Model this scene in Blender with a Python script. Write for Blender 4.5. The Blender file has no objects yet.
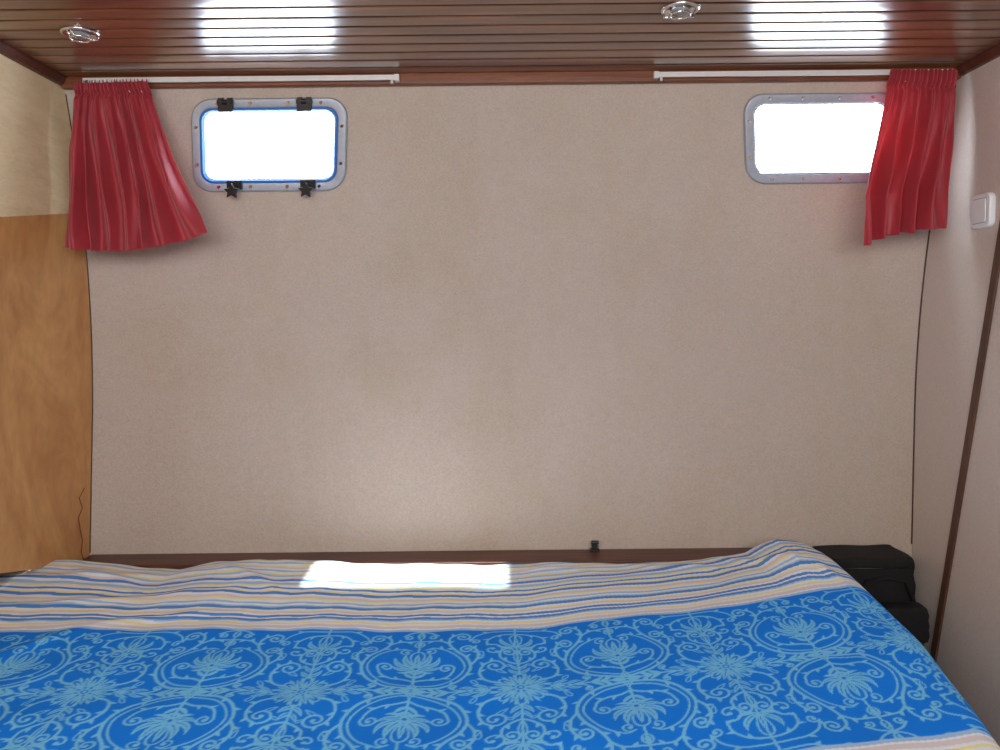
import bpy, math, numpy as np
from mathutils import Vector, Matrix
S=bpy.context.scene
S.view_settings.view_transform='Standard'
F=778.0; A=math.radians(0.6); CZ=1.5; HC=2.105
def P(u,v,y):
    du=u-500; dv=v-320
    a=du*math.cos(A)-dv*math.sin(A); b=dv*math.cos(A)+du*math.sin(A)
    return Vector((a/F*y, y, CZ-b/F*y))
def wy(z):
    t=max(0.0,(z-1.23)/(2.085-1.23)); return 2.08-0.16*t**2
def xl(z): return -1.103+0.034*(z-.89)/1.19
def xr(z): return 1.095+0.039*(z-.89)/1.19
def PW(u,v):
    y=2.0
    for _ in range(30): y=wy(P(u,v,y).z)
    return P(u,v,y)

# ---------- helpers ----------
def link(o): S.collection.objects.link(o); return o
def mesh(name,vs,fs,mat=None,smooth=False,parent=None,bevel=0,seg=2,kind=None,label=None,cat=None,sub=0,group=None):
    m=bpy.data.meshes.new(name); m.from_pydata([tuple(v) for v in vs],[],[tuple(f) for f in fs]); m.update()
    import bmesh
    bm=bmesh.new(); bm.from_mesh(m); bmesh.ops.recalc_face_normals(bm,faces=bm.faces); bm.to_mesh(m); bm.free()
    o=link(bpy.data.objects.new(name,m))
    if mat: m.materials.append(mat)
    if bevel:
        b=o.modifiers.new('b','BEVEL'); b.width=bevel; b.segments=seg; b.limit_method='ANGLE'; b.angle_limit=math.radians(40)
        smooth=True
    if sub:
        b=o.modifiers.new('s','SUBSURF'); b.levels=sub; b.render_levels=sub; smooth=True
    if smooth:
        for p in m.polygons: p.use_smooth=True
        if bevel:
            w=o.modifiers.new('w','WEIGHTED_NORMAL')
    if parent: o.parent=parent
    tag(o,kind,label,cat,group); return o
def tag(o,kind=None,label=None,cat=None,group=None):
    if kind:o['kind']=kind
    if label:o['label']=label
    if cat:o['category']=cat
    if group:o['group']=group
BF=[(0,1,2,3),(4,7,6,5),(0,4,5,1),(1,5,6,2),(2,6,7,3),(3,7,4,0)]
def boxv(a,b):
    (x0,y0,z0),(x1,y1,z1)=a,b
    return [(x0,y0,z0),(x1,y0,z0),(x1,y1,z0),(x0,y1,z0),(x0,y0,z1),(x1,y0,z1),(x1,y1,z1),(x0,y1,z1)]
def box(name,a,b,mat,**k): return mesh(name,boxv(a,b),BF,mat,**k)
class MB:
    def __init__(s): s.v=[];s.f=[]
    def add(s,vs,fs):
        n=len(s.v); s.v+= [tuple(v) for v in vs]; s.f+=[tuple(i+n for i in f) for f in fs]
    def box(s,a,b): s.add(boxv(a,b),BF)
    def cyl(s,c,r,h,axis=2,n=20,r2=None,M=None):
        r2=r if r2 is None else r2; vs=[]
        for k,(rr,hh) in enumerate(((r,0),(r2,h))):
            for i in range(n):
                a=2*math.pi*i/n; q=[rr*math.cos(a),rr*math.sin(a)]
                p=[0,0,0]; o=[j for j in range(3) if j!=axis]
                p[o[0]]=q[0];p[o[1]]=q[1];p[axis]=hh
                vs.append(Vector(p)+Vector(c))
        fs=[(i,(i+1)%n,n+(i+1)%n,n+i) for i in range(n)]+[tuple(range(n)),tuple(range(n,2*n))]
        s.add(vs,fs)
    def lathe(s,c,prof,n=32,cap=True):
        vs=[];m=len(prof)
        for r,h in prof:
            for i in range(n):
                a=2*math.pi*i/n; vs.append((c[0]+r*math.cos(a),c[1]+r*math.sin(a),c[2]+h))
        fs=[(k*n+i,k*n+(i+1)%n,(k+1)*n+(i+1)%n,(k+1)*n+i) for k in range(m-1) for i in range(n)]
        if cap: fs+=[tuple(range(n)),tuple(range((m-1)*n,m*n))]
        s.add(vs,fs)
    def tube(s,pts,r,n=8):
        pts=[Vector(p) for p in pts]; vs=[];m=len(pts)
        for k,p in enumerate(pts):
            t=(pts[min(k+1,m-1)]-pts[max(k-1,0)]).normalized()
            up=Vector((0,0,1)) if abs(t.z)<.9 else Vector((1,0,0))
            a=t.cross(up).normalized(); b=t.cross(a)
            for i in range(n):
                w=2*math.pi*i/n; vs.append(p+a*r*math.cos(w)+b*r*math.sin(w))
        fs=[(k*n+i,k*n+(i+1)%n,(k+1)*n+(i+1)%n,(k+1)*n+i) for k in range(m-1) for i in range(n)]
        fs+=[tuple(range(n)),tuple(range((m-1)*n,m*n))]
        s.add(vs,fs)
    def obj(s,name,mat,**k): return mesh(name,s.v,s.f,mat,**k)
def rr(w,h,r,n=8):
    out=[]
    for cx,cy,a0 in ((w/2-r,h/2-r,0),(-w/2+r,h/2-r,90),(-w/2+r,-h/2+r,180),(w/2-r,-h/2+r,270)):
        for i in range(n+1):
            a=math.radians(a0+90*i/n); out.append((cx+r*math.cos(a),cy+r*math.sin(a)))
    return out
def loft(loops,closed=True,caps=False):
    vs=[];n=0
    for (w,h,r,d) in loops:
        q=rr(w,h,r); n=len(q); vs+=[(x,y,d) for x,y in q]
    m=len(loops); fs=[]
    for k in range(m if closed else m-1):
        k2=(k+1)%m
        for i in range(n): fs.append((k*n+i,k*n+(i+1)%n,k2*n+(i+1)%n,k2*n+i))
    if caps: fs+=[tuple(range(n)),tuple(range((m-1)*n,m*n))]
    return vs,fs

# ---------- materials ----------
def s2l(c): return tuple(((x/255)/12.92 if x/255<=.04045 else ((x/255+.055)/1.055)**2.4) for x in c)+(1,)
class NT:
    def __init__(s,name):
        s.m=bpy.data.materials.new(name); s.m.use_nodes=True; s.t=s.m.node_tree; s.n=s.t.nodes; s.l=s.t.links
        s.b=s.n['Principled BSDF']; s.out=s.n['Material Output']
    def add(s,t,**k):
        n=s.n.new(t)
        for a,b in k.items(): setattr(n,a,b)
        return n
    def lk(s,a,b): s.l.new(a,b)
    def coord(s,scale=(1,1,1),rot=(0,0,0)):
        tc=s.add('ShaderNodeTexCoord'); mp=s.add('ShaderNodeMapping'); mp.inputs['Scale'].default_value=scale; mp.inputs['Rotation'].default_value=rot
        s.lk(tc.outputs['Object'],mp.inputs['Vector']); return mp.outputs['Vector']
    def noise(s,vec,scale,detail=4,rough=.5,dist=0):
        n=s.add('ShaderNodeTexNoise'); n.inputs['Scale'].default_value=scale; n.inputs['Detail'].default_value=detail
        n.inputs['Roughness'].default_value=rough; n.inputs['Distortion'].default_value=dist; s.lk(vec,n.inputs['Vector']); return n.outputs['Fac']
    def ramp(s,fac,stops):
        r=s.add('ShaderNodeValToRGB'); e=r.color_ramp.elements
        while len(e)<len(stops): e.new(.5)
        for i,(p,c) in enumerate(stops): e[i].position=p; e[i].color=c
        s.lk(fac,r.inputs['Fac']); return r.outputs['Color']
    def mix(s,a,b,fac,mode='MIX'):
        m=s.add('ShaderNodeMix',data_type='RGBA',blend_type=mode)
        for sock,v in ((m.inputs[6],a),(m.inputs[7],b),(m.inputs[0],fac)):
            if hasattr(v,'is_linked'): s.lk(v,sock)
            else: sock.default_value=v
        return m.outputs[2]
    def bump(s,h,st=.3,d=.002):
        b=s.add('ShaderNodeBump'); b.inputs['Strength'].default_value=st; b.inputs['Distance'].default_value=d
        s.lk(h,b.inputs['Height']); s.lk(b.outputs['Normal'],s.b.inputs['Normal'])
    def set(s,**k):
        for a,v in k.items():
            a=a.replace('_',' ')
            i=s.b.inputs[a]
            if hasattr(v,'is_linked'): s.lk(v,i)
            else: i.default_value=v
def simple(name,col,rough=.5,metal=0,nscale=60,var=.08,bump=0):
    t=NT(name); v=t.coord(); f=t.noise(v,nscale); c=s2l(col)
    d=tuple(x*(1-var*2) for x in c[:3])+(1,)
    t.set(Base_Color=t.ramp(f,[(.3,d),(.7,c)]),Roughness=rough,Metallic=metal)
    if bump: t.bump(f,bump)
    return t.m
def wood(name,dark,mid,light,scale=(1.2,18,18),rough=.35,coat=0,dist=1.2,wr=.1,spec=.5,fine=.5):
    t=NT(name); v=t.coord(scale); f=t.noise(v,2.2,6,.6,dist)
    c=t.ramp(f,[(.25,s2l(dark)),(.5,s2l(mid)),(.78,s2l(light))])
    v2=t.coord(tuple(x*6 for x in scale)); g=t.noise(v2,4,3)
    c=t.mix(c,t.ramp(g,[(.35,(.6,.6,.6,1)),(.6,(1,1,1,1))]),fine,'MULTIPLY')
    t.set(Base_Color=c,Roughness=rough,Coat_Weight=coat,Coat_Roughness=wr)
    t.b.inputs['Specular IOR Level'].default_value=spec
    t.bump(g,.03,.001)
    return t.m
# hull lining
t=NT('lining_fabric'); v=t.coord()
big=t.noise(v,1.3,3,.5); fine=t.noise(v,230,3,.7); med=t.noise(v,38,5,.65)
c=t.ramp(big,[(.3,s2l((195,181,170))),(.7,s2l((205,192,182)))])
c=t.mix(c,t.ramp(fine,[(.35,(.79,.785,.77,1)),(.62,(1.0,1,1,1))]),.7,'MULTIPLY')
c=t.mix(c,t.ramp(med,[(.3,(.93,.92,.91,1)),(.6,(1,1,1,1))]),.6,'MULTIPLY')
stv=t.coord((1,1,.16)); stn=t.noise(stv,5.5,4,.6,.3)
c=t.mix(c,t.ramp(stn,[(.46,(1,1,1,1)),(.75,(.93,.90,.84,1))]),.7,'MULTIPLY')
sp=t.noise(t.coord(),3.2,3,.6); c=t.mix(c,t.ramp(sp,[(.55,(1,1,1,1)),(.75,(.94,.91,.85,1))]),.7,'MULTIPLY')
t.set(Base_Color=c,Roughness=.95); t.b.inputs['Specular IOR Level'].default_value=.1
t.bump(fine,.5,.002); M_line=t.m
M_rw=simple('bulkhead_lining',(212,198,188),.95,0,180,.05,.3)
M_birch=wood('birch_veneer',(228,204,156),(240,218,174),(248,230,190),(2,2,9),.5,fine=.18)
M_orange=wood('honey_veneer',(190,132,76),(210,154,94),(224,172,112),(1.8,1.8,1.0),.4,0,3.2,fine=.22)
M_mah=wood('varnished_mahogany',(84,50,30),(120,76,46),(156,104,66),(.8,9,9),.3,1.0,.8,.22,.5,.4)
M_dark=wood('gap_dark',(48,28,20),(76,46,32),(98,62,44),(1.5,20,20),.4)
M_ledge=wood('ledge_mahogany',(60,30,22),(92,50,36),(116,68,48),(1.5,20,20),.4)
M_trim=wood('reddish_trim',(90,46,28),(128,72,44),(148,88,56),(1.5,20,20),.4)
M_strip=wood('brown_strip',(70,46,34),(94,64,50),(112,80,64),(15,15,1.5),.5)
M_black=simple('black_vinyl',(13,12,13),.8,0,90,.25,.4)
M_blackp=simple('black_plastic',(24,24,26),.4,0,50,.1)
M_chrome=simple('chrome',(225,225,225),.12,1,50,.02)
M_alu=simple('aluminium_frame',(180,188,202),.42,.45,80,.06)
M_white=simple('white_rail',(225,225,225),.4,.1,60,.03)
M_plastic=simple('white_plastic',(242,244,248),.35,0,40,.02)
M_seal=simple('blue_seal',(40,110,190),.5,0,40,.06)
M_seal2=simple('grey_seal',(150,152,154),.5,0,40,.06)
M_floor=wood('floor_wood',(44,30,22),(60,42,30),(80,56,40),(1,14,14),.5)
M_mat=simple('mattress_ticking',(200,196,188),.9,0,60,.05)
M_grey=simple('rear_panel',(215,208,202),.8,0,60,.04)
t=NT('bulb_glass'); t.set(Base_Color=(1,1,1,1),Roughness=.05,Transmission_Weight=.7); M_bulb=t.m
t=NT('window_glass'); tr=t.add('ShaderNodeBsdfTransparent'); gl=t.add('ShaderNodeBsdfGlossy'); gl.inputs['Roughness'].default_value=.05
mx=t.add('ShaderNodeMixShader'); mx.inputs[0].default_value=.06; tr.inputs[0].default_value=(.94,.97,1,1)
t.lk(tr.outputs[0],mx.inputs[1]); t.lk(gl.outputs[0],mx.inputs[2]); t.lk(mx.outputs[0],t.out.inputs[0]); M_glass=t.m
t=NT('crimson_satin'); v=t.coord((1,1,.4)); f=t.noise(v,22,4); w=t.noise(t.coord(),600,2)
c=t.ramp(f,[(.3,s2l((164,44,56))),(.7,s2l((184,56,68)))])
t.set(Base_Color=c,Roughness=.5,Sheen_Weight=.3); t.bump(w,.12,.001)
tl=t.add('ShaderNodeBsdfTranslucent'); tl.inputs[0].default_value=s2l((234,90,102)); mx=t.add('ShaderNodeMixShader'); mx.inputs[0].default_value=.27
t.lk(t.b.outputs[0],mx.inputs[1]); t.lk(tl.outputs[0],mx.inputs[2]); t.lk(mx.outputs[0],t.out.inputs[0]); M_cur=t.m
t=NT('printed_cotton'); at=t.add('ShaderNodeAttribute'); at.attribute_name='print'
w=t.noise(t.coord(),420,3,.6); c=t.mix(at.outputs['Color'],t.ramp(w,[(.3,(.92,.92,.92,1)),(.7,(1,1,1,1))]),.5,'MULTIPLY')
t.set(Base_Color=c,Roughness=.9); t.b.inputs['Specular IOR Level'].default_value=.08; t.bump(w,.12,.001); M_bed=t.m

# ---------- hull wall ----------
class Win: pass
def winframe(u0,u1,v0,v1):
    uc=(u0+u1)/2; a=PW(uc,v0); b=PW(uc,v1); c=(a+b)/2
    T=(a-b).normalized(); X=Vector((1,0,0)); N=X.cross(T)
    w=Win(); w.h=(a-b).length; w.w=(u1-u0)/F*c.y
    c=c+N*0.002
    w.M=Matrix(((X.x,T.x,N.x,c.x),(X.y,T.y,N.y,c.y),(X.z,T.z,N.z,c.z),(0,0,0,1))); return w
W1=winframe(193,347,98,191); W2=winframe(744,896,93,183)
nx,nz=60,90; zs=np.linspace(0,HC+.02,nz); vs=[];fs=[]
for side in (0,.02):
    for z in zs:
        for i in range(nx):
            x=xl(z)+(xr(z)-xl(z))*i/(nx-1); vs.append((x,wy(z)+side,z))
def id(s,j,i): return s*nx*nz+j*nx+i
for j in range(nz-1):
    for i in range(nx-1):
        fs.append((id(0,j,i),id(0,j,i+1),id(0,j+1,i+1),id(0,j+1,i)))
        fs.append((id(1,j,i),id(1,j+1,i),id(1,j+1,i+1),id(1,j,i+1)))
for i in range(nx-1):
    for j in (0,nz-1): fs.append((id(0,j,i),id(1,j,i),id(1,j,i+1),id(0,j,i+1)))
for j in range(nz-1):
    for i in (0,nx-1): fs.append((id(0,j,i),id(0,j+1,i),id(1,j+1,i),id(1,j,i)))
wall=mesh('wall_back',vs,fs,M_line,smooth=False,kind='structure')
wall['label']='curved beige fabric-lined hull side with two small portlights'
cut=[]
for w in (W1,W2):
    q,f=loft([(w.w-.035,w.h-.035,.035,-.12),(w.w-.035,w.h-.035,.035,.12)],closed=False,caps=True)
    o=mesh('cutter',[w.M@Vector(p) for p in q],f); cut.append(o)
    b=wall.modifiers.new('bo','BOOLEAN'); b.operation='DIFFERENCE'; b.object=o; b.solver='EXACT'
dg=bpy.context.evaluated_depsgraph_get(); dg.update()
nm=bpy.data.meshes.new_from_object(wall.evaluated_get(dg)); wall.modifiers.clear(); wall.data=nm
for o in cut: bpy.data.objects.remove(o)

# ---------- windows ----------
def build_window(idx,w,blue):
    e=link(bpy.data.objects.new('window_%d'%idx,None)); e.location=w.M.translation
    inv=Matrix.Translation(-w.M.translation)
    def put(name,vs,fs,mat,**k):
        return mesh(name,[inv@(w.M@Vector(v)) for v in vs],fs,mat,parent=e,**k)
    tag(e,'structure','small rounded portlight in a screwed metal frame'+(' with black clamps' if blue else ''))
    W,H=w.w,w.h; r=.05; bd=.024
    q,f=loft([(W,H,r,-.002),(W,H,r,.006),(W-.006,H-.006,r-.003,.009),(W-2*bd+.008,H-2*bd+.008,r-bd+.006,.009),(W-2*bd,H-2*bd,r-bd+.003,.006),(W-2*bd,H-2*bd,r-bd+.003,-.03),(W-2*bd+.008,H-2*bd+.008,r-bd+.005,-.03),(W-2*bd+.008,H-2*bd+.008,r-bd+.005,-.002)])
    put('frame',q,f,M_alu,bevel=.001,label='grey metal frame')
    i=bd; k=.009 if blue else .006
    if blue: q,f=loft([(W-2*i+.002,H-2*i+.002,.03,.004),(W-2*i+.002,H-2*i+.002,.03,.013),(W-2*i-k,H-2*i-k,.027,.013),(W-2*i-2*k,H-2*i-2*k,.024,.004)])
    else: q,f=loft([(W-2*i-.001,H-2*i-.001,.03,-.01),(W-2*i-.001,H-2*i-.001,.03,.004),(W-2*i-k,H-2*i-k,.027,.004),(W-2*i-k,H-2*i-k,.027,-.01)])
    put('seal',q,f,M_seal if blue else M_seal2)
    q,f=loft([(W-2*i-.006,H-2*i-.006,.028,-.004),(W-2*i-.006,H-2*i-.006,.028,-.001)],closed=False,caps=True)
    put('pane',q,f,M_glass,label='clear pane')
    sx=[];hw=W/2-bd/2; hh=H/2-bd/2
    for x in (-.33,-.12,.12,.33): sx+=[(x*W,hh),(x*W,-hh)]
    for y in (-.2,.2): sx+=[(hw,y*H),(-hw,y*H)]
    sm=None; rot=w.M.to_3x3()
    for x,y in sx:
        if sm is None:
            b=MB(); b.cyl((0,0,0),.0048,.0016,2,14,.0036)
            ob=mesh('screw',[rot@Vector(v) for v in b.v],b.f,M_chrome,parent=e,label='chrome screw head'); sm=ob.data
            ob.location=rot@Vector((x,y,.009))
        else:
            o=bpy.data.objects.new('screw',sm); link(o); o.parent=e; o.location=rot@Vector((x,y,.009)); o['label']='chrome screw head'
    if blue:
        for x in (-.27,.23):
            b=MB(); x*=W; y=H/2-.012
            b.box((x-.016,y-.002,.009),(x-.006,y+.014,.024)); b.box((x+.006,y-.002,.009),(x+.016,y+.014,.024))
            b.box((x-.018,y-.020,.010),(x+.018,y-.002,.020)); b.cyl((x-.019,y+.004,.018),.006,.038,0,12)
            put('hinge',b.v,b.f,M_blackp,label='black hinge')
        for x in (-.22,.26):
            b=MB(); x*=W; y=-H/2+.012
            b.box((x-.019,y-.004,.009),(x+.019,y+.018,.018)); b.box((x-.006,y-.014,.014),(x+.006,y+.008,.026))
            b.cyl((x,y-.002,.024),.008,.014,2,16)
            n=10; top=[];bot=[]
            for s_ in range(n):
                a=2*math.pi*s_/n+math.pi/2; rr_=.020 if s_%2==0 else .010
                top.append((x+rr_*math.cos(a),y-.006+rr_*math.sin(a),.042)); bot.append((x+rr_*math.cos(a),y-.006+rr_*math.sin(a),.032))
            b.add(top+bot,[tuple(range(n)),tuple(range(n,2*n))]+[(i_,(i_+1)%n,n+(i_+1)%n,n+i_) for i_ in range(n)])
            put('clamp',b.v,b.f,M_blackp,label='black clamp with star-shaped knob')
build_window(1,W1,True); build_window(2,W2,False)

# ---------- bulkheads ----------
YB=-1.2; T=.02
def slab(name,pts,dx,mats,mi=None):
    b=MB(); idx=[]
    for k,q in enumerate(pts):
        n0=len(b.f); vs=list(q)+[(p[0]+dx,p[1],p[2]) for p in q]
        b.add(vs,BF); idx+=[mi[k] if mi else k]*(len(b.f)-n0)
    o=b.obj(name,mats[0],kind='structure')
    for m in mats[1:]: o.data.materials.append(m)
    for p,i in zip(o.data.polygons,idx): p.material_index=i
    return o
def L(y,z): return (xl(z),y,z)
def R(y,z): return (xr(z),y,z)
yn=2.10; yk=1.69
za=P(75,213,1.99).z; zb=P(0,217,yk).z; zt=za+(za-zb)/(1.99-yk)*.11
zc=P(88,566,2.06).z; zd=P(0,574,yk).z
slab('wall_left',[[L(YB,zd),L(yk,zd),L(yk,zb),L(YB,zb)],[L(yk,zd),L(yn,zc),L(yn,zt),L(yk,zb)],
 [L(YB,zb),L(yk,zb),L(yk,HC+.02),L(YB,HC+.02)],[L(yk,zb),L(yn,zt),L(yn,HC+.02),L(yk,HC+.02)]],-T,[M_orange,M_birch],[0,0,1,1])['label']='wood-veneered bulkhead, honey below and pale above'
box('wall_recess',(-1.46,YB,0),(-1.42,2.12,zd),M_orange,kind='structure',label='wooden side of the recess beside the berth')
box('trim_9',(-1.42,2.09,0),(-1.125,2.11,zc),M_orange,kind='structure',label='wooden end of the recess beside the berth')
b=MB()
b.add([(-1.42,YB,zd),(-1.126,YB,zd),(-1.126,yk,zd),(-1.42,yk,zd),(-1.42,YB,zd+.02),(-1.126,YB,zd+.02),(-1.126,yk,zd+.02),(-1.42,yk,zd+.02)],BF)
b.add([(-1.42,yk,zd),(-1.126,yk,zd),(-1.126,2.09,zc),(-1.42,2.09,zc),(-1.42,yk,zd+.02),(-1.126,yk,zd+.02),(-1.126,2.09,zc+.02),(-1.42,2.09,zc+.02)],BF)
b.obj('trim_10',M_orange,kind='structure',label='wooden top of the recess beside the berth')
o=slab('wall_right',[[R(YB,0),R(yn,0),R(yn,HC+.02),R(YB,HC+.02)]],T,[M_rw]); o['label']='beige lined bulkhead'
box('floor',(-1.47,YB-.05,-.03),(1.3,2.12,0),M_floor,kind='structure')
box('wall_front',(-1.47,YB-.04,0),(1.3,YB,HC+.05),M_grey,kind='structure')

# ---------- ceiling ----------
hx0,hx1,hy0,hy1=-.452,.008,.965,1.195  # unseen hatch opening, added and sized to place the sun patch on the bed
b=MB(); y=1.905; pw=.0515
X0,X1=xl(HC),xr(HC)
rng0=np.random.RandomState(4)
def plank(xa,xb,y0,y1,tl):
    prof=[(y0,HC+.014),(y0+.0006,HC+.002),(y0+.002,HC+.0004)]
    for k in range(1,6):
        q=k/6; prof.append((y0+.002+(y1-y0-.004)*q,HC+.0004-.00035*4*q*(1-q)+tl*(q-.5)))
    prof+=[(y1-.002,HC+.0004),(y1-.0006,HC+.002),(y1,HC+.014)]
    n=len(prof); vs=[(xa,a,c) for a,c in prof]+[(xb,a,c) for a,c in prof]
    b.add(vs,[(i,(i+1)%n,n+(i+1)%n,n+i) for i in range(n)]+[tuple(range(n)),tuple(range(n,2*n))])
while y>YB:
    y1=y; y0=y-pw+.0066; tl=rng0.uniform(-.0007,.0007)
    if y1<hy0 or y0>hy1: plank(X0,X1,y0,y1,tl)
    else: plank(X0,hx0,y0,y1,tl); plank(hx1,X1,y0,y1,tl)
    y-=pw
o=b.obj('ceiling',M_mah,kind='structure',label='varnished tongue-and-groove mahogany ceiling')
for p in o.data.polygons: p.use_smooth=True
m=o.modifiers.new('e','EDGE_SPLIT'); m.split_angle=math.radians(35)
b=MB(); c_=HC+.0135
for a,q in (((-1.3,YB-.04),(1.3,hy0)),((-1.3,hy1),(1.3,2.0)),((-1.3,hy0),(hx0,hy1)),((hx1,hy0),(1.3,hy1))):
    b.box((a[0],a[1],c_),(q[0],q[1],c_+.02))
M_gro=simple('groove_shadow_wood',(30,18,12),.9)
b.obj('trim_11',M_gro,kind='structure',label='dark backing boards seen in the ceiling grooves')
b=MB(); hh_=1.1; sh=-.77/1.205*hh_; g=.010; zt0=HC+.0335; zt1=zt0+hh_  # added slanted baffle, out of view, narrows sky light through the opening
c0=[(hx0-g,hy0-g),(hx1+g,hy0-g),(hx1+g,hy1+g-.005),(hx0-g,hy1+g-.005)]
for i in range(4):
    (ax,ay),(bx,by)=c0[i],c0[(i+1)%4]; nx_,ny_=(by-ay),-(bx-ax); l=math.hypot(nx_,ny_); nx_*=.012/l; ny_*=.012/l
    b.add([(ax,ay,zt0),(bx,by,zt0),(bx+nx_,by+ny_,zt0),(ax+nx_,ay+ny_,zt0),(ax,ay+sh,zt1),(bx,by+sh,zt1),(bx+nx_,by+ny_+sh,zt1),(ax+nx_,ay+ny_+sh,zt1)],BF)
b.obj('hatch_baffle',M_gro,kind='structure',label='dark unseen trunk added above the hatch opening to narrow the sky light')
box('trim_1',(X0+.002,1.898,2.078),(X1-.002,1.918,HC+.001),M_trim,bevel=.003,kind='structure',label='reddish wood trim where hull meets ceiling')
for n,f_,sg in (('trim_2',xl,1),('trim_3',xr,-1)):
    b=MB(); x=f_(HC)+sg*.001
    q=[(x,HC-.022),(x+sg*.008,HC-.020),(x+sg*.016,HC-.006),(x+sg*.016,HC+.001),(x,HC+.001)]
    vs=[(a,YB,c) for a,c in q]+[(a,1.897,c) for a,c in q]; nn=5
    b.add(vs,[(i,(i+1)%nn,nn+(i+1)%nn,nn+i) for i in range(nn)]+[tuple(range(nn)),tuple(range(nn,2*nn))])
    b.obj(n,M_ledge,kind='structure',label='dark wood corner trim')
for n,f_,sg,r_ in (('gap_line_1',xl,1,.0013),('gap_line_2',xr,-1,.0022)):
    b=MB(); b.tube([(f_(z)+sg*.001,wy(z)-.001,z) for z in np.linspace(.89,2.07,40)],r_); b.obj(n,M_dark,smooth=True,kind='structure',label='thin dark line put in for the shaded corner gap')  # dark tubes stand in for the shade in the corner gaps
box('trim_6',(-1.098,1.975,.862),(.82,2.078,.886),M_ledge,bevel=.003,kind='structure',label='dark wood ledge along hull behind bed')
def onR(u,v):
    y=1.8
    for _ in range(30): z=P(u,v,y).z; y=y*xr(z)/P(u,v,y).x
    return P(u,v,y)
a=onR(994,290); c=onR(935,655); d=(a-c)/(a.z-c.z)
p0=c+d*(.3-c.z); p1=c+d*(HC-.03-c.z); b=MB()
b.add([(xr(p0.z)-.006,p0.y-.012,p0.z),(xr(p0.z)-.006,p0.y+.012,p0.z),(xr(p0.z),p0.y+.012,p0.z),(xr(p0.z),p0.y-.012,p0.z),
 (xr(p1.z)-.006,p1.y-.012,p1.z),(xr(p1.z)-.006,p1.y+.012,p1.z),(xr(p1.z),p1.y+.012,p1.z),(xr(p1.z),p1.y-.012,p1.z)],BF)
b.obj('trim_7',M_strip,bevel=.002,kind='structure',label='narrow brown wood strip on bulkhead')
b=MB()
for aa,bb in (((hx0-.03,hy0-.03),(hx1+.03,hy0)),((hx0-.03,hy1),(hx1+.03,hy1+.03)),((hx0-.03,hy0),(hx0,hy1)),((hx1,hy0),(hx1+.03,hy1))):
    b.box((aa[0],aa[1],HC-.004),(bb[0],bb[1],HC+.0))
b.obj('trim_8',M_mah,kind='structure',label='wood surround of unseen hatch opening, sized for the sun patch')

# ---------- switch ----------
c=onR(985,211); th=math.atan((xr(2)-xr(1))/1)
e=link(bpy.data.objects.new('light_switch',None)); e.location=c
tag(e,None,'white square rocker light switch on beige bulkhead','light switch')
def sw(name,loops,mat,tilt=0,**k):
    q,f=loft(loops,closed=False,caps=True)
    return mesh(name,[(-d+th*yy,-xx,yy) for xx,yy,d in q],f,mat,parent=e,smooth=False,bevel=.001,**k)
sw('plate',[(.078,.080,.018,0),(.078,.080,.018,.009),(.072,.074,.015,.013)],M_plastic)
sw('rocker_surround',[(.054,.058,.006,.0125),(.054,.058,.006,.0136)],M_seal2)
sw('rocker',[(.051,.055,.005,.0132),(.051,.055,.005,.0150),(.049,.053,.005,.0156)],M_plastic)

# ---------- curtain rails ----------
for n,(u0,u1,v) in enumerate(((84,397,78),(656,952,71))):
    z=2.0905; a=P(u0,v,1.89).x; c=P(u1,v,1.89).x
    e=link(bpy.data.objects.new('curtain_rail',None)); e.location=((a+c)/2,1.89,z)
    tag(e,None,'thin white metal curtain rail under the wood trim','curtain rail',None); e['group']='curtain rails'
    o_=Vector(e.location)
    b=MB(); h=.0060
    q=[(.007,h),(-.007,h),(-.007,-h),(-.002,-h),(-.002,-h+.002),(-.005,-h+.002),(-.005,h-.002),(.007,h-.002)]
    nn=len(q); vs=[(a-o_.x,y_,z_) for y_,z_ in q]+[(c-o_.x,y_,z_) for y_,z_ in q]
    b.add(vs,[(i,(i+1)%nn,nn+(i+1)%nn,nn+i) for i in range(nn)]+[tuple(range(nn)),tuple(range(nn,2*nn))])
    b.obj('rail_profile',M_white,parent=e)
    xe=(c if n==0 else a)-o_.x; sg=1 if n==0 else -1
    b=MB(); b.box((xe-.006,-.0085,-.008),(xe+.006,.0075,.0078)); b.cyl((xe-sg*.012,-.002,-.014),.0035,.008,2,10)
    b.obj('end_stop',M_white,parent=e,bevel=.001,label='white end stop')

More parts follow.
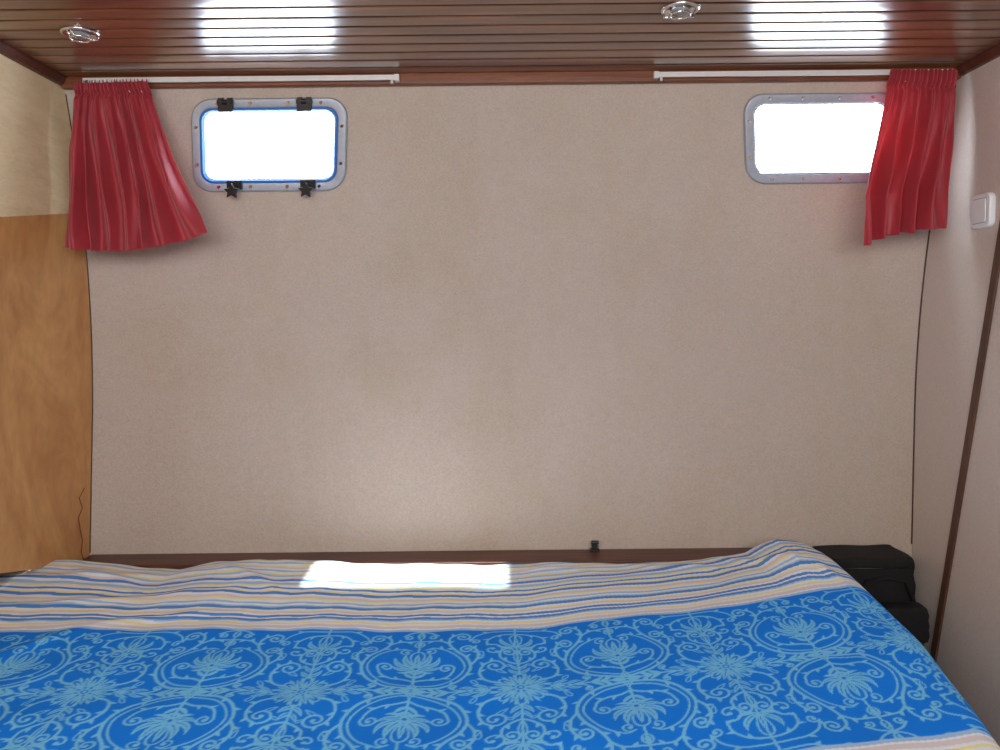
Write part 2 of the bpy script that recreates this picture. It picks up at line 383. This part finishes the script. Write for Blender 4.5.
# ---------- curtains ----------
def curtain(Lp,Rp,bow,folds,seed,label,yt=1.866):
    rng=np.random.RandomState(seed); ns,nt=280,120
    Lp=np.array(Lp,float);Rp=np.array(Rp,float)
    tl=np.linspace(0,1,len(Lp)); tr=np.linspace(0,1,len(Rp))
    ph=rng.rand(8)*6.28; cen=P(*(Lp[0]+Rp[0])/2,yt)
    vs=[]
    from math import sin,pi
    warp=np.cumsum(.45+rng.rand(folds+1)*1.0); warp=(warp-warp[0])/(warp[-1]-warp[0])
    famp=.3+rng.rand(folds+2)*1.2
    for j in range(nt):
        t=j/(nt-1)
        lu,lv=np.interp(t,tl,Lp[:,0]),np.interp(t,tl,Lp[:,1]); ru,rv=np.interp(t,tr,Rp[:,0]),np.interp(t,tr,Rp[:,1])
        for i in range(ns):
            s=i/(ns-1)
            s2=s+.045*sin(3.5*t+7*s+ph[5])*t
            f=np.interp(s2,warp,np.arange(folds+1))
            hd=math.exp(-((t-.10)/.025)**2)
            fa=np.interp(f,np.arange(folds+2),famp)*(1+.4*sin(6*t+9*s+ph[7]))
            top=(1-min(1,t*1.8))**2
            amp=.003+.016*min(1,t*1.5)*fa
            w=sin(2*pi*f+ph[1]+.7*sin(2.5*t+ph[2]))
            off=amp*w*(1-.7*hd)*(1-.3*top)+.0044*top*sin(2*pi*f*3.1+1+sin(9*s))+.0026*sin(2*pi*f*1.7+6*t+ph[3])*t+.006*sin(5*s+7*t+ph[4])*t+.0022*sin(14*t+11*s+ph[6])*min(1,t*2)
            u=lu+(ru-lu)*s+ 1.6*sin(2*pi*f+ph[1]+1.2)*t*min(1,6*s,6*(1-s)); v=lv+(rv-lv)*s+bow*sin(pi*s)*t**3 +(1-t)**8*1.8*sin(2*pi*f*3.1+sin(9*s))+1.5*w*fa*t**6
            p=P(u,v,yt)
            vs.append(Vector((p.x,min(yt-off-.004*t+hd*.008,yt+.019+.02*t),p.z))-cen)
    fs=[(j*ns+i,j*ns+i+1,(j+1)*ns+i+1,(j+1)*ns+i) for j in range(nt-1) for i in range(ns-1)]
    e=link(bpy.data.objects.new('curtain',None)); e.location=cen; tag(e,None,label,'curtain')
    o=mesh('curtain_cloth',vs,fs,M_cur,smooth=True,parent=e)
    so=o.modifiers.new('so','SOLIDIFY'); so.thickness=.0012
    for k in range(6):
        s=(k+.5)/6; q=Vector(vs[4*ns+int(s*(ns-1))])
        b=MB(); b.tube([(q.x,q.y+.004,q.z-.012),(q.x,q.y+.010,q.z-.014),(q.x,.020,q.z-.004),(q.x,.022,2.085-cen.z)],.0011,6)
        b.obj('curtain_hook',M_plastic,parent=e,label='small white plastic hook')
    return e
curtain([(75,82),(73,112),(70,150),(67,200),(63,248)],[(146,80),(156,112),(171,155),(190,195),(208,233)],10,7,3,
 'short red pleated curtain flaring outward beside portlight with black clamps')
curtain([(890,70),(884,105),(873,150),(860,198),(860,246)],[(959,70),(955,110),(952,150),(949,190),(946,229)],-5,5,8,
 'short red gathered curtain partly covering the plain portlight')

# ---------- ceiling lights ----------
def clight(u,v,label):
    y=(HC-CZ)*F/(320-v)
    for _ in range(20):
        p=P(u,v,y); y*= (HC-CZ)/(p.z-CZ)
    p=P(u,v,y)
    e=link(bpy.data.objects.new('ceiling_light',None)); e.location=(p.x,p.y,HC); tag(e,None,label,'ceiling light'); e['group']='chrome ceiling lights'
    b=MB(); b.lathe((0,0,0),[(.038,-.0005),(.039,-.0015),(.036,-.004),(.030,-.0045),(.028,-.002)],36); b.obj('base_ring',M_chrome,parent=e,smooth=True,label='chrome base ring')
    b=MB(); b.lathe((0,0,0),[(.019,-.002),(.019,-.006),(.015,-.009),(.008,-.011),(.001,-.012)],28); b.obj('lens',M_bulb,parent=e,smooth=True,label='clear glass lens')
    b=MB()
    for k in range(3):
        a=2*math.pi*k/3+.5; b.tube([(.033*math.cos(a),.033*math.sin(a),-.004),(.033*math.cos(a),.033*math.sin(a),-.010),(.020*math.cos(a),.020*math.sin(a),-.012)],.0024,8)
    ring=[(.019*math.cos(x),.019*math.sin(x),-.012) for x in np.linspace(0,2*math.pi,30)]; b.tube(ring,.0024,8)
    b.obj('lens_holder',M_chrome,parent=e,smooth=True,label='chrome prong holder')
clight(80,33,'small round chrome spotlight on varnished plank ceiling')
clight(680,9,'small round chrome spotlight on varnished plank ceiling')

# ---------- bed ----------
e=link(bpy.data.objects.new('bed',None)); tag(e,None,'wide berth with mattress on a wooden platform','bed')
box('platform',(-1.40,.36,0),(1.05,2.07,.5),M_floor,parent=e,bevel=.006,label='brown wooden platform')
box('mattress',(-1.38,.40,.5),(.69,1.90,.862),M_mat,parent=e,bevel=.04,seg=5,label='off-white mattress')
box('side_shelf',(.84,1.91,.5),(1.035,2.07,.70),M_floor,parent=e,bevel=.004,label='dark wooden step beside mattress')

# print tile (quarter, 0.5 mm cells)
TW,TH=179,250; K=2
tile=np.zeros((TH*K+1,TW*K+1),np.float32)
YY,XX=np.mgrid[0:TH*K+1,0:TW*K+1]
def stamp(x,y,r,val=1.):
    x0,x1=int((x-r-1)*K),int((x+r+1)*K)+1; y0,y1=int((y-r-1)*K),int((y+r+1)*K)+1
    x0=max(0,x0);y0=max(0,y0);x1=min(tile.shape[1],x1);y1=min(tile.shape[0],y1)
    if x0>=x1 or y0>=y1: return
    d=np.hypot(XX[y0:y1,x0:x1]/K-x,YY[y0:y1,x0:x1]/K-y); c=np.clip((r-d)*1.2+.5,0,1)
    sub=tile[y0:y1,x0:x1]
    if val>0: np.maximum(sub,c,out=sub)
    else: np.minimum(sub,1-c,out=sub)
def bez(ps,n=90):
    ps=[np.array(p,float) for p in ps]; out=[]
    for k in range(n+1):
        t=k/n; q=ps
        while len(q)>1: q=[a*(1-t)+c*t for a,c in zip(q[:-1],q[1:])]
        out.append(q[0])
    return out
def cat(pts,n=40):
    p=[np.array(a,float) for a in pts]; p=[2*p[0]-p[1]]+p+[2*p[-1]-p[-2]]; out=[]
    for i in range(1,len(p)-2):
        for k in range(n):
            t=k/n; out.append(.5*((2*p[i])+(-p[i-1]+p[i+1])*t+(2*p[i-1]-5*p[i]+4*p[i+1]-p[i+2])*t*t+(-p[i-1]+3*p[i]-3*p[i+1]+p[i+2])*t**3))
    return out+[p[-2]]
def stroke(pts,r0,r1=None,val=1.):
    r1=r0 if r1 is None else r1; n=len(pts)
    for k,p in enumerate(pts): stamp(p[0],p[1],r0+(r1-r0)*k/max(1,n-1),val)
def leaf(ps,w,rib=True):
    pts=bez(ps,70); n=len(pts)
    for k,p in enumerate(pts): stamp(p[0],p[1],max(.5,w*math.sin(math.pi*min(1,(k/n)**.75*1.0))**.9))
    if rib: stroke(pts[int(n*.15):int(n*.78)],1.1,.5,-1)
def loop(cx,cy,ang,ln,w,r=1.6):
    a=math.radians(ang); ca_,sa=math.cos(a),math.sin(a); pts=[]
    for k in range(81):
        t=2*math.pi*k/80; lx=ln*(1-math.cos(t))/2; ly=w*math.sin(t)*math.sin(t/2)**1.2
        pts.append((cx+lx*ca_-ly*sa,cy+lx*sa+ly*ca_))
    stroke(pts,r)
def vine(pts,r0=2.2,r1=1.5,leaves=(),curl=None,lw=3.4,ll=11):
    q=cat(pts)
    if curl:
        cx,cy,tn,d=curl; s=q[-1]; r=math.hypot(s[0]-cx,s[1]-cy); a0=math.atan2(s[1]-cy,s[0]-cx); sp=[]
        for k in range(111):
            t=k/110; rad=r*(1-t)**.85+2.6*t; a=a0+d*2*math.pi*tn*t; sp.append(np.array((cx+rad*math.cos(a),cy+rad*math.sin(a))))
        q=q+sp; stamp(*sp[-1],4.2)
    stroke(q,r0*1.12,r1*1.12); n=len(q)
    for fr,sd in leaves:
        k=min(n-4,int(n*fr)); p=q[k]; t=q[k+3]-p; l=math.hypot(*t)+1e-6; t=t/l; o=np.array((-t[1],t[0]))*sd
        leaf([p,p+t*ll*.55+o*ll*.25,p+t*ll*.8+o*ll],lw,False)
for ang,ln,w in ((0,44,9),(45,40,9),(90,46,9)):
    loop(8*math.cos(math.radians(ang)),8*math.sin(math.radians(ang)),ang,ln,w,1.7)
    a=math.radians(ang); leaf([(14*math.cos(a),14*math.sin(a)),(26*math.cos(a),26*math.sin(a)),(40*math.cos(a),40*math.sin(a))],3.4,False)
for ang in (22.5,67.5):
    a=math.radians(ang); leaf([(16*math.cos(a),16*math.sin(a)),(32*math.cos(a+.06),32*math.sin(a+.06)),(48*math.cos(a),48*math.sin(a))],4.6)
for ang in (11,34,56,79):
    a=math.radians(ang); leaf([(36*math.cos(a),36*math.sin(a)),(44*math.cos(a),44*math.sin(a)),(54*math.cos(a),54*math.sin(a))],3.0,False)
stamp(0,0,10); stamp(0,0,6.5,-1); stamp(0,0,3.6)
loop(52,0,0,30,9,1.6); leaf([(58,0),(66,1),(76,0)],3,False); leaf([(54,4),(64,16),(80,18)],4.6); leaf([(76,4),(90,15),(102,10)],4.2)
stroke(bez([(80,0),(179,0)]),2.1)
vine([(92,1),(106,6),(116,14)],1.8,1.4,curl=(111,19,.9,1)); leaf([(118,1),(132,6),(140,15)],4,False); leaf([(134,1),(146,5),(154,12)],3.5,False)
leaf([(154,0),(168,1),(179,0)],6,False); leaf([(170,4),(179,12),(179,30)],5)
# interlinked ogee: band sweeps from the crossing, round the flower and opens upward into the next motif
h1=[(179,8),(158,12),(128,22),(98,48),(84,88),(92,128),(112,158),(124,186),(122,214),(104,232)]
vine(h1,2.8,2.0,[(.10,1),(.2,-1),(.28,1),(.42,1),(.52,-1),(.6,1),(.7,-1)],curl=(100,216,1.2,1))
h2=[(179,17),(156,22),(130,34),(106,58),(94,90),(102,124),(122,152),(150,168),(166,162)]
vine(h2,1.7,1.4,[(.6,1)],curl=(157,153,1.0,1))
vine([(40,24),(60,38),(68,66),(60,94),(44,108)],2.4,1.8,[(.15,-1),(.3,1),(.42,-1),(.55,-1)],curl=(42,88,1.25,1))
vine([(84,96),(72,120),(72,150),(86,174)],2.4,1.8,[(.15,1),(.3,-1),(.42,1)],curl=(90,160,1.1,-1))
vine([(124,186),(140,200),(158,204),(179,206)],2.2,2.0,[(.3,1),(.6,-1)])
vine([(179,250),(160,242),(146,228)],2.0,1.6,curl=(154,222,1.0,-1)); leaf([(179,216),(176,232),(179,250)],6)
vine([(179,36),(160,46),(138,52),(120,66),(112,88)],2.2,1.7,[(.2,-1),(.35,1)],curl=(126,92,1.2,-1),lw=3)
stroke(bez([(179,30),(179,92)]),2.4); leaf([(179,52),(166,60),(160,74)],4,False); leaf([(179,66),(168,74),(166,86)],3.5,False)
loop(179,92,90,62,17,1.9); leaf([(179,100),(179,122),(179,146)],5.5)
leaf([(177,94),(152,112),(158,146)],6.5); leaf([(176,92),(138,98),(140,130)],6)
leaf([(176,88),(150,80),(136,98)],5); leaf([(178,82),(162,70),(148,76)],4,False); stamp(179,88,8); stamp(179,88,4,-1)
stroke(bez([(179,154),(179,214)]),2.0); leaf([(179,176),(168,190),(179,204)],5)
# column
stroke(bez([(0,50),(0,250)]),2.2)
leaf([(0,56),(12,60),(18,76)],5); leaf([(0,72),(10,80),(14,94)],4.5)
vine([(2,96),(16,104),(30,120),(30,142),(18,156)],2.2,1.7,[(.2,1),(.4,-1)],curl=(16,142,1.1,1))
loop(0,98,90,42,9,1.6); loop(0,158,90,60,15,1.8); leaf([(0,166),(0,186),(0,206)],5); leaf([(3,164),(32,176),(28,202)],5.5); leaf([(3,160),(24,156),(36,168)],4.5,False)
vine([(4,224),(20,222),(38,214),(52,196),(54,172)],2.2,1.7,[(.2,-1),(.4,1),(.55,-1)],curl=(44,152,1.1,1),lw=3)
vine([(2,240),(24,240),(50,238),(74,222),(86,196)],2.0,1.6,[(.3,1),(.6,-1)],curl=(76,192,1,1))
loop(70,18,60,22,5,1.2); loop(62,124,80,22,5,1.2); loop(22,60,40,22,5,1.2); loop(26,86,150,14,4,1.2)
def sample(xm,ym):
    qx=np.abs((xm+TW)%(2*TW)-TW); qy=np.abs((ym+TH)%(2*TH)-TH)
    fx=np.clip(qx*K,0,TW*K-1.001); fy=np.clip(qy*K,0,TH*K-1.001); ix=fx.astype(int); iy=fy.astype(int); ax=fx-ix; ay=fy-iy
    return tile[iy,ix]*(1-ax)*(1-ay)+tile[iy,ix+1]*ax*(1-ay)+tile[iy+1,ix]*(1-ax)*ay+tile[iy+1,ix+1]*ax*ay

# stripes
cw=(234,238,246); cb=(88,146,218); cl=(164,202,238); cy=(238,232,170); cp=(222,214,218)
strp=[(9,cl),(5,cw),(12,cp),(7,cw),(7,cy),(9,cw),(6,cl),(10,cb),(6,cw),(10,cb),(9,cw),(6,cp),(6,cy),(9,cw),(12,cb),(6,cl),(8,cw),(8,cl),(10,cw),(7,cy),(9,cp),(10,cw),(13,cb),(7,cy),(9,cw),(9,cb),(10,cw),(7,cy),(12,cl),(10,cw),(12,cb),(8,cp),(9,cw),(9,cl),(8,cy),(12,cw),(10,cl),(9,cw),(8,cp),(7,cy),(12,cw),(10,cl),(9,cw),(7,cy),(10,cl),(9,cp),(12,cl),(10,cw),(7,cy),(9,cb),(12,cw),(60,cl)]
ed=np.cumsum([a for a,_ in strp])/1000; scol=np.array([s2l(c)[:3] for _,c in strp])
def smooth(a,b,x): t=np.clip((x-a)/(b-a),0,1); return t*t*(3-2*t)
sy=np.concatenate([np.linspace(.40,.98,80)[:-1],np.linspace(.98,1.91,430)[:-1],np.linspace(1.91,2.03,40)])
R_=.04; yE=1.952
nS=1090; nF=980
ey=np.array([.3,1.0,1.13,1.275,1.434,1.60,1.75,1.86,1.91,1.936,1.95,2.1]); ex=np.array([.70,.705,.725,.755,.785,.80,.805,.80,.785,.755,.73,.72])
e_y=np.interp(np.minimum(sy,1.95),ey,ex)
ker=np.ones(9)/9; e_y=np.convolve(np.pad(e_y,4,'edge'),ker,'valid')
RS=.05; XL=-1.37
E=e_y[:,None]
fl=np.linspace(0,1,nF)[None,:]; sd=np.linspace(0,1,nS-nF+1)[None,1:]
flat=XL+(E-RS-XL)*fl; side=(E-RS)+ .38*sd
Sg=np.concatenate([flat,side],1)
Yc=np.repeat(sy[:,None],nS,1)
d=np.maximum(0,Yc-(yE-R_)); arc=np.minimum(d/R_,math.pi/2); ex_=np.maximum(0,d-R_*math.pi/2)
Yw=np.minimum(Yc,yE-R_)+R_*np.sin(arc); dz1=-R_*(1-np.cos(arc))-ex_
d=np.maximum(0,Sg-(E-RS)); arc=np.minimum(d/RS,math.pi/2*.9); ex_=np.maximum(0,d-RS*math.pi/2*.9)
Xw=np.minimum(Sg,E-RS)+RS*np.sin(arc)+ex_*math.cos(math.pi/2*.9); dz2=-RS*(1-np.cos(arc))-ex_
fu=[-60,0,50,100,180,215,260,300,350,420,520,620,700,745,762,775,800,830,900]; fv=[558,558,559,562,568,562,558,560,562,563,563,562,560,552,542,537,541,548,560]
fx=[];fz=[]
for u,v in zip(fu,fv):
    p=P(u,v,1.925); fx.append(p.x);fz.append(p.z)
zfar=np.interp(Xw,fx,fz)
wgt=smooth(1.55,1.9,Yw)
right=smooth(.35,.75,Xw)
base=.897+.018*right*smooth(1.1,1.6,Yw)
Z=base*(1-wgt)+zfar*wgt
X_,Y_=Xw,Yw
wob=.35*np.sin(3.1*X_+1.3)+.25*np.sin(5.3*Y_+2*X_)
Z+=.0018*np.sin(21*X_+9*Y_+4*wob)+.0012*np.sin(34*Y_-11*X_+5*wob)+.0009*np.sin(57*X_-23*Y_+7*wob)
def ridge(x0,y0,x1,y1,w,h):
    dx,dy=x1-x0,y1-y0; L2=dx*dx+dy*dy; t=np.clip(((X_-x0)*dx+(Y_-y0)*dy)/L2,0,1)
    dd=np.hypot(X_-x0-dx*t,Y_-y0-dy*t+.012*np.sin(t*7)); return h*np.exp(-(dd/w)**2)*np.sin(math.pi*np.clip(t*.9+.08,0,1))
Z+=ridge(-1.25,1.80,-.62,1.86,.022,.007)+ridge(-1.15,1.66,-.55,1.72,.020,.007)+ridge(-.95,1.56,-.45,1.62,.018,.005)
Z+=ridge(-.70,1.92,-.48,1.70,.018,.007)+ridge(-1.05,1.9,-.8,1.74,.016,.005)+ridge(-.56,1.93,-.30,1.80,.014,.004)+ridge(-1.0,1.35,-.75,1.6,.02,.006)
Z+=ridge(.52,1.93,.74,1.72,.018,.006)+ridge(.30,1.92,.55,1.82,.016,.005)+ridge(.70,1.90,.76,1.55,.016,.006)+ridge(.0,1.9,.25,1.84,.014,.003)+ridge(.55,1.2,.7,1.5,.02,.004)+ridge(-.5,1.1,-.2,1.3,.03,.003)
Z+=dz1+dz2
Xw=Xw+.010*np.sin(Yw*26+1.5)*smooth(.02,.25,-dz2)
shift=np.interp(Sg,[-1.1,-.6,-.1,.05,.2,.41,.74,1.2],[.030,.012,0,.012,.045,.088,.145,.18])
shift+=.003*np.sin(6*Sg+3*Yc)
Pc=Yc-shift
lam=sample((Sg-.025)*1000+3*np.sin(Yc*9),(Pc-1.262)*1000)[...,None]
dark=np.array(s2l((26,130,240))[:3]); lite=np.array(s2l((120,200,246))[:3])
col=dark*(1-lam)+lite*lam
def stripes(q):
    i=np.clip(np.searchsorted(ed,q),0,len(ed)-1); return scol[i]
up=stripes(Pc-1.512); dn=stripes(.994-Pc)
m1=np.clip((Pc-1.512)/.002+.5,0,1)[...,None]; m2=np.clip((.994-Pc)/.002+.5,0,1)[...,None]
col=col*(1-m1)+up*m1; col=col*(1-m2)+dn*m2
nR=len(sy); co=np.stack([Xw,Yw,Z],-1).reshape(-1,3).astype(np.float32)
me=bpy.data.meshes.new('bedspread'); me.vertices.add(nR*nS); me.vertices.foreach_set('co',co.ravel())
I=np.arange(nR*nS).reshape(nR,nS); q=np.stack([I[:-1,:-1],I[:-1,1:],I[1:,1:],I[1:,:-1]],-1).reshape(-1,4)
nf=len(q); me.loops.add(nf*4); me.loops.foreach_set('vertex_index',q.ravel().astype(np.int32))
me.polygons.add(nf); me.polygons.foreach_set('loop_start',np.arange(0,nf*4,4,dtype=np.int32)); me.polygons.foreach_set('loop_total',np.full(nf,4,np.int32))
me.polygons.foreach_set('use_smooth',np.ones(nf,bool)); me.update(calc_edges=True)
ca=me.color_attributes.new('print','FLOAT_COLOR','POINT'); ca.data.foreach_set('color',np.concatenate([col.reshape(-1,3),np.ones((nR*nS,1))],1).astype(np.float32).ravel())
me.materials.append(M_bed); o=link(bpy.data.objects.new('bedspread',me))
tag(o,None,'blue floral scroll print cotton bedspread with striped border','bedspread')

# ---------- black bag ----------
e=link(bpy.data.objects.new('bag',None)); e.location=(.95,1.99,.70); tag(e,None,'black soft vinyl bag wedged between bed and hull corner','bag')
def soft(name,a,b,mat,parent,pw=5,label=None,seed=0,crease=.003):
    a=Vector(a);b=Vector(b);c=(a+b)/2;h=(b-a)/2; vs=[];fs=[];N=22
    for ax in range(3):
        for sg in (-1,1):
            o0=len(vs); oth=[k for k in range(3) if k!=ax]
            for i in range(N+1):
                for j in range(N+1):
                    p=[0,0,0];p[ax]=sg;p[oth[0]]=math.sin(math.pi/2*(-1+2*i/N));p[oth[1]]=math.sin(math.pi/2*(-1+2*j/N))
                    l=(abs(p[0])**pw+abs(p[1])**pw+abs(p[2])**pw)**(1/pw); p=[x/l for x in p]
                    w=1+crease/.1*(math.sin(9*p[0]+5*p[2]+seed)*math.sin(7*p[2]-4*p[1]+seed))
                    sag=1-.012*max(0,p[2])*(math.sin(5*p[0]+seed)+.4)
                    vs.append((c.x+h.x*p[0]*min(w,1.04)*.97,c.y+h.y*p[1]*min(w,1.04)*.97,c.z+h.z*p[2]*sag*.98))
            for i in range(N):
                for j in range(N): q0=o0+i*(N+1)+j; fs.append((q0,q0+1,q0+N+2,q0+N+1))
    o=mesh(name,vs,fs,mat,smooth=True,parent=parent,label=label)
    import bmesh
    bm=bmesh.new(); bm.from_mesh(o.data); bmesh.ops.remove_doubles(bm,verts=bm.verts,dist=1e-5); bmesh.ops.recalc_face_normals(bm,faces=bm.faces); bm.to_mesh(o.data); bm.free()
    for p in o.data.polygons: p.use_smooth=True
    return o
soft('bag_body',(-.135,-.05,0),(.086,.08,.197),M_black,e,pw=22)
soft('pocket',(-.02,-.10,.0),(.090,-.045,.090),M_black,e,seed=2,pw=9)
b=MB(); b.tube([(-.07,-.053,.09),(-.05,-.059,.14),(0,-.062,.150),(.05,-.059,.14),(.07,-.053,.09)],.004,10); b.obj('handle',M_black,parent=e,smooth=True)
b=MB(); b.tube([(-.11,-.049,.172),(0,-.051,.170),(.075,-.049,.172)],.002,8); b.obj('zipper',M_blackp,parent=e,smooth=True,label='dull metal zipper')

# catch on the ledge
p=PW(594,556); e=link(bpy.data.objects.new('latch',None)); e.location=(p.x,2.066,.886); tag(e,None,'small black metal catch standing on the dark wood ledge','latch')
b=MB(); b.box((-.012,-.010,0),(.012,.010,.004)); b.box((-.006,-.005,.004),(.006,.008,.024)); b.obj('catch_body',M_blackp,parent=e,bevel=.001)
b=MB(); b.cyl((-.010,-.008,.023),.0045,.020,0,12); b.box((-.009,-.010,.011),(.009,-.004,.016)); b.obj('catch_pin',M_blackp,parent=e)
pts=[]
for u,v in ((84,488),(79,498),(82,508),(78,518),(80,530),(82,540),(81,552),(84,562)):
    y=1.98
    for _ in range(30): q=P(u,v,y); y=y*(xl(q.z)+.002)/q.x
    q=P(u,v,y); pts.append((q.x+.001,q.y,q.z))
b=MB(); b.tube(pts,.0014,6); o=b.obj('veneer_crack',M_trim,smooth=True,label='thin wavy brown line added for a crack in the honey wood veneer',cat='veneer_crack')  # raised tube stands in for a veneer crack

# ---------- light ----------
w=bpy.data.worlds.new('World'); S.world=w; w.use_nodes=True; bg=w.node_tree.nodes['Background']
bg.inputs[0].default_value=(.86,.93,1,1); bg.inputs[1].default_value=15
sun=bpy.data.lights.new('sun','SUN'); sun.energy=13; sun.angle=math.radians(1.2); sun.color=(1,.99,.97)
so=link(bpy.data.objects.new('sun',sun)); dr=Vector((.0,.77,-1.205)); so.rotation_euler=dr.to_track_quat('-Z','Y').to_euler()
al=bpy.data.lights.new('rear_fill','AREA'); al.shape='RECTANGLE'; al.size=1.9; al.size_y=.6; al.energy=39; al.color=(1,.985,.98)  # added soft fill behind the camera, no such lamp is seen
ao=link(bpy.data.objects.new('rear_fill',al)); ao.location=(-.05,-.7,1.84); ao.rotation_euler=Vector((.0,1,-.28)).to_track_quat('-Z','Y').to_euler()
# ---------- camera ----------
cam=bpy.data.cameras.new('camera'); cam.sensor_width=36; cam.lens=36*F/1000; cam.shift_y=-55/1000; cam.clip_start=.02
co_=link(bpy.data.objects.new('camera',cam)); co_.location=(0,0,CZ); co_.rotation_euler=(math.radians(90),A,0); S.camera=co_
